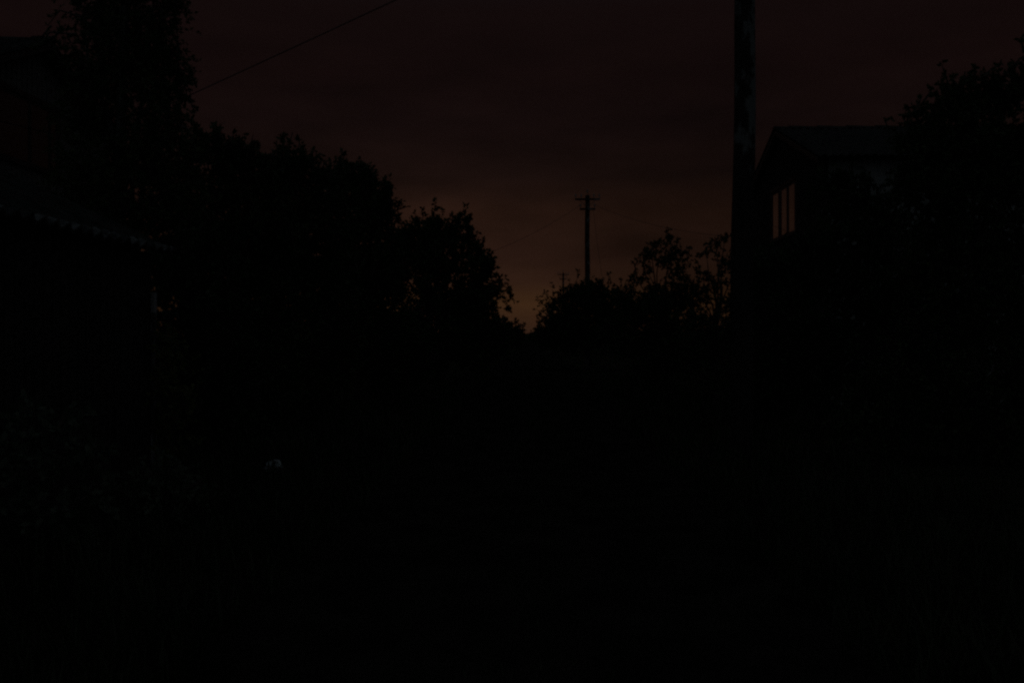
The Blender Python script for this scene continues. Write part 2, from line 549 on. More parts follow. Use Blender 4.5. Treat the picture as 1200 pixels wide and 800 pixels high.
    cuts = [wy0, *(m[0] - oy for m in mull), wy1]
    half = [.06] + [m[1] for m in mull] + [.06]
    for i, c in enumerate(cuts):
        a, b = (c, c + fw) if i == 0 else ((c - fw, c) if i == len(cuts) - 1 else (c - half[i], c + half[i]))
        fr.box(xf0, xf1, a, b, wz0 + fw, wz1 - fw)
    w = fr.build('window', M['frame'], root)
    for i in range(len(cuts) - 1):
        p = MB()
        p.box(*xr(wx + .004, wx + .008), cuts[i] + half[i] - .01 - (0 if i else .005), cuts[i + 1] - half[i + 1] + .01, wz0 + fw - .005, wz1 - fw + .005)
        p.build('pane', M['glass' if side < 0 else 'bright_glass'], w)
    cs = MB()
    cs.box(*xr(wx - .06, wx - .008), wy0 - .06, wy1 + .06, wz0 - .05, wz0 - .002)
    cs.build('sill', M['frame'], w)
    cs = MB()
    cs.box(*xr(wx - .026, wx - .012), wy0 - .09, wy1 + .09, wz1 + .002, wz1 + .09)
    for a, b in ((wy0 - .09, wy0 - .002), (wy1 + .002, wy1 + .09)):
        cs.box(*xr(wx - .012, wx - .0005), a, b, wz0, wz1)
    cs.build('casing', M['frame'], w)
    if curtain:
        c = MB(); n = 20; ya, yb = curtain
        ya -= oy; yb -= oy
        vv = []
        for j in range(9):
            t = j / 8
            for i in range(n + 1):
                s = i / n
                wdt = (yb - ya) * (1.0 - .62 * t ** 1.6)
                vv.append((X(wx + .13 + .018 * math.sin(s * 30 + t)), yb - wdt * s, wz0 + .02 + (wz1 - wz0 - .12) * .62 * t))
        c.add(vv, [(j * (n + 1) + i, j * (n + 1) + i + 1, (j + 1) * (n + 1) + i + 1, (j + 1) * (n + 1) + i) for j in range(8) for i in range(n)])
        c.build('curtain', M['curtain'], w, smooth=True)
    # ground-floor door and window on the side the lane sees least
    dr = MB(); dr.box(*xr(wx + 2.6, wx + 3.4), hw_n - .045, hw_n - .003, .12, 2.05)
    dr.build('door', M['dark_wood'], root)
    return root


dacha('small_house', 'dark gabled house with a sky-reflecting triple window, right of the thick near pole', 1, 6.0, 19.82, 25.92, 11.0, 22.87, 6.60, 5.39,
      (21.72, 23.83, 3.97, 5.17), 'render_pale', 'dark_wood', 'slate', ov=.2, mull=((22.38, .075), (23.085, .13)))
dacha('small_house', 'gabled house at the upper left edge, mostly hidden behind the tall birch', -1, 8.7, 13.6, 18.8, 15.5, 16.2, 6.75, 5.55,
      (14.75, 16.94, 4.52, 5.66), 'grey_wood', 'grey_wood', 'old_slate', curtain=(16.72, 16.90), mull=((16.0, .04), (16.67, .04)))


def board_mat():
    '''pale board whose lit top band is put into the colour; darker below, with a few flakes'''
    m = mat('corner board', (.06, .06, .055), (.34, .34, .33), 16, .75, .2, stretch=(1, 1, .3), lo=.52, hi=.66)
    nt, N, L = nodes_of(m)
    rp = [n for n in N if n.type == 'VALTORGB'][0]
    nz = [n for n in N if n.type == 'TEX_NOISE'][0]
    tc = [n for n in N if n.type == 'TEX_COORD'][0]
    sx = N.new('ShaderNodeSeparateXYZ'); L.new(tc.outputs['Object'], sx.inputs[0])
    mr = N.new('ShaderNodeMapRange'); mr.inputs['From Min'].default_value = 1.84; mr.inputs['From Max'].default_value = 1.88  # colour turns pale above this height, painting in the lit top
    L.new(sx.outputs['Z'], mr.inputs['Value'])
    ad = N.new('ShaderNodeMath'); L.new(nz.outputs['Fac'], ad.inputs[0]); L.new(mr.outputs[0], ad.inputs[1])
    L.new(ad.outputs[0], rp.inputs['Fac'])
    return m


def shed():
    root = thing('garden_shed', 'low dark shed with wavy slate roof edge and pale corner strip', 'shed', (-4.2, 6.5, 0))
    ox, oy = -4.2, 6.5
    y0, y1 = 2.6 - oy, 10.2 - oy
    w = MB()
    w.box(-.1, 0, y0, y1, 0, 2.5)                       # lane wall
    for k in range(int((y1 - y0) / .15)):
        y = y0 + .1 + k * .15
        w.box(0, .012, y - .018, y + .018, .04, 2.42)
    w.build('wall', M['dark_wood'], root)
    w = MB(); w.box(-4.0, -3.902, y0, y1, 0, 2.5); w.build('wall', M['dark_wood'], root)
    w = MB(); w.prism([(-3.9, 0), (-.102, 0), (-.102, 2.5), (-2.0, 3.42), (-3.9, 2.5)], 'y', y1 - .1, y1); w.build('gable_wall', M['dark_wood'], root)
    w = MB(); w.prism([(-3.9, 0), (-.102, 0), (-.102, 2.5), (-2.0, 3.42), (-3.9, 2.5)], 'y', y0, y0 + .1); w.build('gable_wall', M['dark_wood'], root)
    r = MB()
    r.add(*corrugated('y', .2, -2.0, 2.5, 3.52, y0 - .25, 10.42 - oy, period=.2, amp=.028, th=.02))
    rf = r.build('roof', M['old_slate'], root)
    ed = MB(); ed.add(*corrugated('y', .205, .135, 2.5 + .024, 2.5 + .024 + .07 * 1.02 / 2.2, y0 - .25, 10.42 - oy, period=.2, amp=.028, th=.02, rows=1))  # separate paler strip along the eave, over the darker roof slate
    ed.build('eave_edge', M['pale_slate'], rf)
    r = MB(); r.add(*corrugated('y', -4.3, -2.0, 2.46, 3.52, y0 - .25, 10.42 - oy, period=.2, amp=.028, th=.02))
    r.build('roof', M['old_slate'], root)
    c = MB()
    c.tube([(-2.0, y0 - .25, 3.53), (-2.0, 10.42 - oy, 3.53)], .05, 8)
    c.build('ridge_cap', M['old_slate'], rf)
    c = MB()
    c.box(.015, .05, 10.15 - oy, 10.23 - oy, .05, 2.07)  # ends short of the eave, standing in for the eave's shade
    cb = c.build('corner_board', board_mat(), root)
    cb['label'] = 'pale corner board, lit top painted in'


shed()


# ------------------------------------------------------------------ poles and wires
def pole(label, x, y, h, r0, r1, lean=(0, 0), yaw=0.0):
    root = thing('utility_pole', label, 'utility pole', (x, y, 0), 'wooden utility poles along the right of the lane')
    p = MB(); rnd = random.Random(int(y * 10))
    n = 16
    pts = [(lean[0] * t / n + .01 * math.sin(t * .9), lean[1] * t / n, -.2 + (h + .2) * t / n) for t in range(n + 1)]
    p.tube(pts, [r0 + (r1 - r0) * t / n + rnd.uniform(-.003, .003) for t in range(n + 1)], 20)
    p.build('post', M['pole'], root, smooth=True)
    tx, ty = lean
    pin = MB(); pin.tube([(tx, ty, h - .02), (tx, ty, h + .2)], .012, 6)
    pn = pin.build('top_pin', M['steel'], root)
    ins = MB(); ins.tube([(tx, ty, h + .14), (tx, ty, h + .17), (tx, ty, h + .22), (tx, ty, h + .28), (tx, ty, h + .30)], [.03, .05, .035, .045, .02], 10)
    ins.build('insulator', M['ceramic'], pn)
    for (z, half, hs) in ((h - .22, .64, (-.6, -.32, .32, .6)), (h - .72, .40, (-.36, .36))):
        a = MB(); a.box(tx - half, tx + half, ty - r1 - .09, ty - r1 - .004, z - .045, z + .045)
        arm = a.build('crossarm', M['pole'], root)
        for q in hs:
            i = MB(); cx, cy = tx + q, ty - r1 - .047
            i.tube([(cx, cy, z + .04), (cx, cy, z + .16)], .011, 6)
            i.tube([(cx, cy, z + .13), (cx, cy, z + .15), (cx, cy, z + .20), (cx, cy, z + .25), (cx, cy, z + .27)], [.03, .046, .034, .04, .02], 10)
            i.build('insulator', M['ceramic'], arm)
    br = MB()
    for q in (-.42, .42):
        br.tube([(tx + q, ty - r1 - .05, h - .26), (tx, ty - r1 - .012, h - .62)], .012, 5)
    br.build('brace', M['steel'], root)
    return root


PN = at(867.5, HZ, 11.5); TOPN = 7.9
pole('thick near wooden pole with grey flaking patches, running out of the top of the photo', PN.x, PN.y, TOPN, .142, .118, lean=(.085, 0))
P2 = at(688.3, HZ, 48)
H2 = at(0, 229, 48).z
pole('mid-distance pole with two crossarms standing clear against the glowing sky', P2.x, P2.y, H2, .15, .115)
P3 = at(660, HZ, 105)
pole('farthest and smallest pole with its crossarm just above the bush tops', P3.x, P3.y, at(0, 319.5, 105).z, .13, .1)


def wire(label, a, b, sag, r=.011, n=28):
    a, b = Vector(a), Vector(b)
    mb = MB(); pts = []
    for i in range(n + 1):
        t = i / n
        p = a.lerp(b, t); p.z -= 4 * sag * t * (1 - t)
        pts.append(p)
    mb.tube([p - a for p in pts], r, 6)
    o = mb.build('overhead_wire', M['wire'], smooth=True)
    o.location = a
    return tag(o, label, 'wire', 'overhead wires')


wire('dark wire slanting from the tall birch up to the top edge of the sky', (PN.x + .085 - .1, PN.y, TOPN - .2), (-8.68, 18.0, 5.35), .04, .009, 40)
wire('faint wire dropping left from the mid-distance pole towards the dense tree', (P2.x - .36, P2.y - .12, H2 - .5), at(545, 306, 40), .25, .0075)
wire('faint wire dropping right from the mid-distance pole towards the open trees', (P2.x + .36, P2.y - .12, H2 - .5), at(868, 278, 34), .3, .0075)
wire('slack cable hanging down beside the mid-distance pole', (P2.x + .30, P2.y - .12, H2 - .76), at(709, 345, 47), .25, .0075)

# ------------------------------------------------------------------ trees on the left
GL = 'trees and bushes along the left of the lane'
GR = 'trees and bushes along the right of the lane'
tree('birch_tree', 'tallest tree, a slim birch rising out of the frame at upper left', 'tree', 12.6, 138,
     [(150, -60, 55, 50), (118, -10, 45, 45), (175, 5, 42, 50), (160, 45, 50, 45), (100, 60, 36, 45), (188, 75, 33, 45), (140, 100, 55, 50), (197, 125, 26, 40), (110, 130, 45, 45), (165, 160, 50, 45),
      (120, 185, 55, 40), (200, 178, 30, 40), (150, 225, 60, 45), (205, 225, 35, 40), (90, 225, 34, 30), (135, 265, 45, 35)],
     [([(190, 60), (215, 95), (221, 118)], 8, 1.2), ([(190, 100), (222, 115), (228, 130)], 7, 1.2), ([(60, 30), (40, 55)], 8, .7), ([(175, -10), (205, 10), (207, 40)], 8, 1),
      ([(195, 140), (222, 152), (229, 176)], 8, 1), ([(90, 40), (58, 38), (45, 58)], 9, .7), ([(95, 20), (70, 12), (56, 30)], 9, .7), ([(130, -70), (140, -130), (145, -170)], 20, 1)],
     leaf=.055, cover=2.49, up=-.35, bend=-.5, mat_leaf='leaf_birch', bark='birch_bark', trunk_r=.11, seed=11, group=GL, trunk_top=6.0, clump=.75)
tree('bush', 'leafy bush filling the gap between the shed corner and the birch', 'bush', 11.9, 225,
     [(200, 262, 22, 26, 1.6), (222, 285, 26, 34, 1.4), (196, 305, 26, 30, 1.0), (184, 318, 16, 26, .9), (205, 325, 20, 20, 2), (186, 345, 18, 22, .7), (215, 330, 45, 45), (250, 300, 40, 50), (205, 400, 40, 50), (250, 390, 50, 60), (215, 470, 40, 50), (265, 465, 45, 60)], leaf=.075, cover=3, mat_leaf='leaf_dark', trunk_r=.05, seed=12, group=GL, stems=3)
tree('fruit_tree', 'fruit tree with tufted top just right of the birch', 'tree', 15.5, 262,
     [(240, 185, 30, 30), (262, 185, 28, 26), (285, 200, 32, 32), (235, 240, 40, 40), (275, 250, 45, 45), (305, 215, 26, 28), (300, 270, 45, 50), (250, 310, 55, 60), (300, 340, 50, 70), (260, 400, 55, 70), (310, 420, 50, 60), (285, 470, 55, 50)],
     [([(248, 180), (253, 160), (255, 149)], 13, 2), ([(228, 160), (226, 142)], 10, 1.5), ([(238, 172), (236, 153)], 8, 1.3), ([(268, 182), (273, 158)], 7, .8), ([(288, 190), (294, 168), (297, 158)], 8, 1.3), ([(304, 200), (312, 178)], 8, 1.4), ([(312, 205), (322, 182), (326, 170)], 7, 1.2), ([(278, 190), (282, 170)], 6, 1.2), ([(232, 175), (230, 156)], 8, 1.2)],
     leaf=.085, cover=3.6, trunk_r=.10, seed=13, group=GL)
tree('fruit_tree', 'fruit tree with a tall leafy tuft standing left of the rounded tree', 'tree', 18, 340,
     [(335, 195, 27, 27), (350, 205, 30, 24), (322, 215, 22, 24), (372, 218, 24, 22), (340, 250, 50, 40), (380, 260, 34, 40), (330, 310, 50, 55), (375, 320, 50, 55), (335, 390, 55, 65), (380, 400, 50, 60), (350, 455, 55, 45)],
     [([(330, 190), (332, 168), (331, 156)], 9, 1.9), ([(336, 180), (343, 155)], 5, 1.2), ([(346, 186), (351, 168), (350, 163)], 7, 1.6), ([(358, 196), (366, 180), (369, 176)], 8, 1.4), ([(376, 205), (381, 187)], 6, 1.2), ([(322, 200), (318, 180)], 7, 1.3), ([(364, 200), (374, 182)], 6, 1.2), ([(385, 215), (392, 194)], 6, 1.2)],
     leaf=.085, cover=3.8, trunk_r=.10, seed=14, group=GL)
tree('fruit_tree', 'broad rounded tree whose right shoulder falls towards the lane end', 'tree', 22, 420,
     [(395, 208, 26, 22), (415, 215, 28, 24), (437, 232, 26, 26), (405, 250, 45, 40), (445, 265, 28, 34), (425, 300, 50, 55), (455, 310, 20, 45), (400, 350, 50, 60), (446, 370, 30, 55), (425, 420, 55, 50), (470, 415, 40, 40)],
     [([(400, 200), (403, 184), (401, 178)], 7, 1.5), ([(412, 202), (421, 191)], 7, 1.2), ([(432, 215), (438, 199)], 5, 1.3), ([(440, 222), (448, 212)], 5, 1), ([(450, 245), (458, 224)], 5, 1), ([(455, 255), (469, 236)], 6, 1), ([(455, 250), (475, 243), (482, 241)], 6, 1.2), ([(385, 205), (388, 188)], 6, 1.2), ([(422, 208), (430, 193)], 6, 1.3), ([(448, 232), (452, 214)], 5, 1.2), ([(458, 262), (468, 248)], 6, 1.3)],
     leaf=.09, cover=3.8, trunk_r=.11, seed=15, group=GL)
tree('dense_tree', 'dense upright tree with leafy shoots against the glow, left of the lane end', 'tree', 29, 520,
     [(497, 274, 24, 16), (514, 278, 14, 22), (541, 276, 13, 24), (482, 284, 14, 18), (530, 300, 42, 36), (490, 310, 26, 28), (563, 312, 14, 26), (520, 345, 44, 34), (560, 352, 26, 22), (470, 300, 14, 26), (465, 330, 12, 30), (500, 385, 50, 34), (545, 385, 38, 24), (560, 405, 40, 26), (480, 410, 50, 40)],
     [([(509, 265), (509, 248), (512, 234)], 6, 2.4), ([(516, 264), (519, 247)], 4, 1.6), ([(529, 270), (530, 252), (531, 245)], 5, 1.6), ([(538, 268), (541, 250), (546, 240)], 6, 2.2), ([(548, 270), (550, 252)], 5, 1.5), ([(555, 290), (560, 272)], 5, 1.3), ([(562, 300), (567, 284), (566, 278)], 5, 1.4),
      ([(566, 318), (575, 308)], 4, 1.2), ([(495, 258), (497, 247)], 5, 1.4), ([(485, 268), (487, 250)], 5, 1.3), ([(474, 280), (470, 258)], 4, 1.2), ([(553, 285), (554, 268)], 5, 1.2)],
     leaf=.125, cover=4.4, trunk_r=.13, seed=16, group=GL, up=.6, bend=0)
tree('weeping_bush', 'arching bush whose leafy branches droop over the lane end from the left', 'bush', 34, 562,
     [(566, 338, 14, 12), (560, 362, 18, 18), (548, 385, 26, 18), (570, 392, 22, 12), (560, 410, 30, 22)],
     [([(568, 345), (582, 327), (592, 334), (600, 350)], 6, 1.6), ([(570, 340), (588, 322), (597, 330)], 4, 1.2), ([(568, 352), (582, 340), (592, 350), (598, 366)], 5, 1.4), ([(566, 358), (578, 356), (583, 370)], 5, 1.4), ([(572, 332), (580, 323), (590, 325)], 5, 1.5), ([(580, 328), (592, 336), (604, 353)], 6, 1.7), ([(575, 345), (590, 352), (596, 364)], 6, 1.5), ([(566, 350), (574, 362), (580, 374)], 6, 1.5), ([(560, 335), (572, 324), (584, 322)], 6, 1.6), ([(570, 338), (584, 338), (590, 346)], 7, 1.5)],
     leaf=.12, cover=3.6, trunk_r=.07, seed=17, group=GL, up=0, bend=-.5, stems=3)
tree('low_bush', 'low far bush at the left foot of the bright gap', 'bush', 60, 592,
     [(585, 386, 18, 11), (600, 386, 10, 9), (608, 391, 6, 5), (575, 392, 22, 12), (598, 396, 22, 8)], [([(602, 380), (605, 374)], 3, 1.3), ([(594, 380), (592, 372)], 3, 1), ([(609, 387), (613, 380)], 3, 1)],
     leaf=.16, cover=4, trunk_r=.06, seed=18, group=GL, stems=3, mat_leaf='leaf_dark')

# ------------------------------------------------------------------ trees on the right
tree('low_bush', 'smallest far bush on the right floor of the bright gap', 'bush', 75, 642,
     [(640, 394, 14, 6), (625, 396, 10, 4), (655, 392, 16, 10)], leaf=.18, cover=4, trunk_r=.06, seed=20, group=GR, stems=3, mat_leaf='leaf_dark')
tree('spiky_bush', 'large dark bush with spiky bare-tipped shoots on its left, below the mid-distance pole', 'bush', 42, 690,
     [(648, 388, 20, 16), (660, 368, 18, 20), (675, 352, 20, 18), (692, 350, 20, 20), (710, 352, 20, 18), (660, 392, 30, 20), (690, 380, 40, 30), (728, 365, 22, 18), (720, 392, 35, 24), (640, 398, 14, 10)],
     [([(655, 380), (640, 368), (626, 361)], 3, 1.3), ([(654, 374), (640, 360), (630, 349)], 3, 1.4), ([(656, 366), (644, 352), (637, 340)], 3, 1.4), ([(656, 378), (645, 376), (633, 371)], 3, 1.1), ([(650, 362), (637, 347)], 3, .9), ([(652, 366), (648, 350), (647, 333)], 3, 1.2), ([(658, 384), (640, 374), (628, 367)], 3, 1.2), ([(656, 372), (642, 364), (631, 356)], 3, 1.3), ([(658, 362), (646, 350), (641, 344)], 4, 1.4), ([(664, 352), (668, 336), (668, 328)], 4, 1.3), ([(692, 338), (694, 325)], 4, 1.2), ([(722, 352), (728, 340)], 4, 1.2), ([(660, 352), (661, 340)], 4, 1.2), ([(672, 345), (676, 328), (677, 317)], 4, 1.3), ([(682, 340), (687, 326)], 5, 1.4), ([(700, 338), (703, 328)], 5, 1.4), ([(712, 342), (714, 332)], 5, 1)],
     leaf=.13, cover=3.8, trunk_r=.08, seed=21, group=GR, stems=4, mat_leaf='leaf_dark', up=.3)
tree('open_fruit_tree', 'open fruit tree with an arched bough, sky beneath it, right of mid-distance pole', 'tree', 27, 778,
     [(786, 289, 9, 11), (799, 299, 9, 8), (763, 292, 8, 6), (753, 303, 5, 8), (772, 303, 7, 6), (788, 310, 11, 11), (745, 326, 6, 8), (757, 320, 3, 12), (796, 330, 11, 18), (730, 345, 12, 9), (780, 350, 30, 15), (815, 347, 16, 16), (792, 356, 22, 14, 1), (770, 360, 24, 12, -1), (745, 356, 30, 16), (790, 372, 50, 26), (745, 385, 36, 28), (775, 412, 50, 30)],
     [([(782, 287), (782, 276), (784, 268)], 5, 1.7), ([(790, 284), (798, 279)], 4, 1.1), ([(795, 300), (806, 296), (812, 298)], 4, 1.1), ([(776, 292), (768, 284), (758, 286)], 4, 1.3), ([(752, 305), (746, 311)], 4, 1), ([(803, 312), (811, 304)], 4, 1), ([(722, 345), (720, 334)], 3, 1), ([(734, 342), (737, 328)], 3, 1), ([(808, 338), (814, 326)], 4, 1), ([(760, 298), (768, 284), (778, 284)], 6, 1.4), ([(754, 326), (754, 306), (762, 293)], 5, 1.3), ([(746, 320), (742, 306)], 4, 1.2), ([(713, 330), (714, 319)], 4, 1.0), ([(728, 338), (728, 324)], 4, 1), ([(740, 340), (748, 318)], 4, 1), ([(800, 295), (810, 288)], 5, 1), ([(770, 338), (776, 326)], 5, 1), ([(800, 322), (806, 312)], 5, 1)],
     leaf=.085, cover=2.7, trunk_r=.09, seed=22, group=GR, up=.25)
tree('open_fruit_tree', 'thin ragged tree touching the left side of the thick near pole', 'tree', 20, 838,
     [(838, 286, 9, 5), (850, 279, 6, 5), (828, 300, 7, 6), (846, 301, 7, 6), (824, 327, 11, 14), (841, 326, 8, 9), (820, 350, 16, 16), (838, 345, 8, 8), (866, 320, 20, 30), (810, 385, 30, 28), (850, 395, 34, 24), (830, 420, 50, 40), (875, 380, 20, 40)],
     [([(826, 296), (832, 284), (845, 278)], 5, 1.2), ([(838, 300), (842, 288), (841, 274)], 3, 1.1), ([(848, 285), (853, 275)], 5, 1.2), ([(820, 322), (818, 306)], 5, 1.2), ([(842, 318), (850, 306)], 4, 1), ([(832, 340), (842, 330), (852, 330)], 5, 1), ([(845, 360), (849, 345)], 4, .7), ([(836, 365), (843, 354)], 4, .6)],
     leaf=.07, cover=2.3, trunk_r=.07, seed=23, group=GR, up=.2)
tree('hedge_bush', 'dark bush below the triple window, right against the near pole', 'bush', 15.5, 915,
     [(900, 322, 36, 34), (935, 310, 36, 32), (965, 292, 26, 36), (890, 380, 40, 50), (935, 380, 50, 55), (910, 450, 55, 50), (960, 440, 45, 60)], leaf=.08, cover=3.6, trunk_r=.05, seed=24, group=GR, stems=4, mat_leaf='leaf_dark')
tree('garden_tree', 'leafy tree before the pale house wall, under the slate eave', 'tree', 16.5, 1005,
     [(962, 232, 15, 30), (985, 238, 20, 36), (1003, 222, 17, 26), (1020, 250, 22, 30), (1042, 255, 20, 28), (995, 280, 40, 40), (1045, 290, 40, 40), (970, 320, 30, 45), (1020, 350, 55, 55), (1060, 370, 45, 55), (1010, 430, 60, 50)],
     [([(962, 205), (960, 194)], 6, 1.2), ([(978, 208), (976, 196)], 6, 1), ([(1000, 205), (998, 190)], 7, 1.2), ([(1012, 215), (1014, 199)], 6, 1), ([(1030, 228), (1036, 216)], 6, .8)],
     leaf=.085, cover=3.2, trunk_r=.09, seed=25, group=GR, mat_leaf='leaf_dark')
tree('garden_tree', 'big spreading tree with spiky shoots filling the right edge', 'tree', 12, 1140,
     [(1085, 145, 20, 22), (1108, 125, 24, 26), (1072, 180, 24, 28), (1135, 115, 28, 24), (1162, 117, 28, 26), (1190, 106, 26, 26), (1220, 98, 30, 35), (1120, 170, 45, 40), (1175, 165, 50, 45), (1090, 225, 45, 45), (1150, 235, 60, 55), (1210, 200, 50, 70), (1085, 300, 40, 55), (1140, 320, 60, 60), (1200, 310, 50, 70), (1095, 390, 45, 60), (1160, 410, 60, 60), (1215, 420, 40, 70), (1060, 440, 50, 55), (1110, 480, 55, 50), (1180, 490, 60, 50), (1030, 480, 45, 50), (1235, 490, 40, 50)],
     [([(1116, 112), (1109, 90), (1104, 77)], 8, 1.8), ([(1124, 105), (1117, 92)], 8, 1.4), ([(1104, 110), (1103, 92)], 7, 1.4), ([(1082, 120), (1090, 108)], 8, 1.4), ([(1080, 145), (1068, 133), (1064, 125)], 7, 1.5), ([(1058, 160), (1040, 148), (1036, 139)], 6, 1.5), ([(1075, 160), (1068, 142)], 7, 1), ([(1072, 132), (1080, 114)], 7, 1), ([(1143, 100), (1143, 78)], 5, 1), ([(1150, 92), (1163, 80), (1172, 78)], 8, 1.4), ([(1175, 92), (1190, 74), (1204, 62)], 9, 1.5), ([(1130, 98), (1131, 84)], 7, 1.2), ([(1200, 62), (1197, 46)], 6, 1)],
     leaf=.065, cover=3.4, trunk_r=.11, seed=26, group=GR, up=.3)

# ------------------------------------------------------------------ low plants, lower left
tree('leafy_plant', 'pale feathery plant sprawling in the grass in front of the shed corner', 'plant', 8.0, 190,
     [(190, 572, 42, 34), (155, 595, 40, 28), (222, 590, 36, 28), (190, 560, 30, 24), (130, 615, 36, 22), (215, 610, 36, 22)],
     [([(195, 560), (205, 532)], 9, 1), ([(180, 560), (165, 538)], 9, 1), ([(215, 575), (238, 562)], 9, 1), ([(160, 585), (132, 570)], 9, 1)],
     leaf=.055, cover=2.2, mat_leaf='leaf_pale', trunk_r=.012, seed=31, group='low plants by the shed', stems=5, up=.2, bend=-.9)
tree('leafy_plant', 'taller leafy plant against the shed wall at the left edge', 'plant', 6.6, 45,
     [(20, 560, 50, 50), (70, 550, 45, 45), (45, 510, 42, 36), (0, 520, 40, 40), (90, 590, 40, 40), (30, 610, 50, 40)],
     [([(60, 515), (82, 478)], 11, 1), ([(40, 505), (40, 470)], 11, 1), ([(85, 545), (112, 520)], 11, 1)],
     leaf=.075, cover=2.0, mat_leaf='leaf_pale', trunk_r=.014, seed=32, group='low plants by the shed', stems=5, up=.25, bend=-.7)
tree('climbing_plant', 'yellowish climber growing up beside the pale shed corner strip', 'plant', 10.3, 203,
     [(196, 410, 12, 26), (208, 432, 14, 26), (196, 465, 16, 30), (212, 480, 14, 30), (200, 515, 20, 30)], leaf=.06, cover=2.4, mat_leaf='leaf_yellow', trunk_r=.012, seed=33, stems=3, up=.2, bend=-.3)


def stone():
    rnd = random.Random(4)
    p = at(321, 393 + EYE * F / 10.9, 10.9)
    import bmesh
    bm = bmesh.new()
    bmesh.ops.create_icosphere(bm, subdivisions=3, radius=1)
    for v in bm.verts:
        n = v.co.copy()
        k = 1 + .16 * math.sin(n.x * 3.1 + 1) * math.cos(n.y * 2.7) + .10 * math.sin(n.z * 5 + n.x * 4) + rnd.uniform(-.03, .03)
        v.co = Vector((n.x * .125 * k, n.y * .10 * k, max(-.05, n.z * .075 * k) + .045))
    me = bpy.data.meshes.new('stone'); bm.to_mesh(me); bm.free()
    me.materials.append(M['stone'])
    o = bpy.data.objects.new('stone', me); COL.objects.link(o)
    o.location = (p.x, p.y, 0.035); o.rotation_euler = (0, -.18, .4)
    b = MB()
    tag(o, 'small pale stone lying in the dark grass on the left of the lane', 'stone')


stone()


# ------------------------------------------------------------------ far woods closing the horizon
def far_woods():
    rng = np.random.default_rng(77)
    n = 26000
    x = rng.uniform(-260, 260, n); y = 240 + 40 * rng.random(n)
    hmax = 1.9 + .5 * np.sin(x * .11) + .35 * np.sin(x * .37 + 1) + .03 * np.abs(x)
    z = hmax * rng.random(n) ** .6
    a = unit(rng.normal(size=(n, 3))); s = unit(np.cross(a, rng.normal(size=(n, 3)))); l = rng.uniform(.5, 1.0, (n, 1))
    c = np.stack([x, y, z], 1)
    v = np.stack([c, c + a * l * .5 + s * l * .35, c + a * l, c + a * l * .5 - s * l * .35], 1).reshape(-1, 3)
    o = np_mesh('far_woods', v, np.arange(n * 4).reshape(-1, 4), M['leaf_dark'])
    tag(o, 'low dark line of far woods on the horizon at the lane end', kind='stuff')


far_woods()

# ------------------------------------------------------------------ sky
world = bpy.data.worlds.new('World'); SC.world = world
world.use_nodes = True
nt = world.node_tree; N = nt.nodes; L = nt.links
bg = N['Background']


def mth(op, a, b=None, c=None, clamp=False):
    n = N.new('ShaderNodeMath'); n.operation = op; n.use_clamp = clamp
    for i, v in enumerate((a, b, c)):
        if v is None:
            continue
        if isinstance(v, (int, float)):
            n.inputs[i].default_value = v
        else:
            L.new(v, n.inputs[i])
    return n.outputs[0]


def smooth(v, a, b):
    n = N.new('ShaderNodeMapRange'); n.interpolation_type = 'SMOOTHSTEP'
    L.new(v, n.inputs['Value']); n.inputs['From Min'].default_value = a; n.inputs['From Max'].default_value = b
    return n.outputs['Result']


def ramp(v, stops, scale):
    r = N.new('ShaderNodeValToRGB'); cr = r.color_ramp; cr.interpolation = 'EASE' if False else 'LINEAR'
    while len(cr.elements) < len(stops):
        cr.elements.new(.5)
    for e, (p, c) in zip(cr.elements, stops):
        e.position = p / scale; e.color = (*lin(c), 1)
    L.new(mth('DIVIDE', v, scale, clamp=True), r.inputs['Fac'])
    return r.outputs['Color']


def mixc(f, a, b, mode='MIX'):
    n = N.new('ShaderNodeMix'); n.data_type = 'RGBA'; n.blend_type = mode; n.clamp_factor = True
    if isinstance(f, (int, float)):
        n.inputs[0].default_value = f
    else:
        L.new(f, n.inputs[0])
    for i, v in ((6, a), (7, b)):
        if isinstance(v, tuple):
            n.inputs[i].default_value = v
        else:
            L.new(v, n.inputs[i])
    return n.outputs[2]


tc = N.new('ShaderNodeTexCoord')
nv = N.new('ShaderNodeVectorMath'); nv.operation = 'NORMALIZE'
L.new(tc.outputs['Generated'], nv.inputs[0])
sp = N.new('ShaderNodeSeparateXYZ'); L.new(nv.outputs['Vector'], sp.inputs[0])
DEG = 57.29578
el = mth('MULTIPLY', mth('ARCSINE', sp.outputs['Z']), DEG)
az = mth('MULTIPLY', mth('ARCTAN2', sp.outputs['X'], sp.outputs['Y']), DEG)
front = ramp(el, [(0, (49, 31, 22)), (2.0, (56, 36, 21)), (3.2, (43, 26, 18)), (4.8, (38, 22, 16)), (7.4, (36, 20.5, 14)), (9.5, (24, 13, 10)), (12.5, (18, 9, 8)), (15.5, (16, 7.5, 6.8)), (19, (16.5, 8.5, 8)), (30, (22, 22, 26)), (45, (32, 36, 40))], 45)
back = ramp(el, [(0, (32, 34, 36)), (15, (40, 44, 47)), (45, (37, 42, 46))], 45)
daz = mth('ABSOLUTE', mth('ADD', az, 4.0))
gl = mth('POWER', 2.71828, mth('MULTIPLY', -1.0, mth('POWER', mth('DIVIDE', daz, 10.0), 2.0)))
low = mth('SUBTRACT', 1.0, smooth(el, 7.0, 15.0))
# factor = 1 - low*(.45)*(1-gl)
fac = mth('SUBTRACT', 1.0, mth('MULTIPLY', mth('MULTIPLY', low, .54), mth('SUBTRACT', 1.0, gl)))
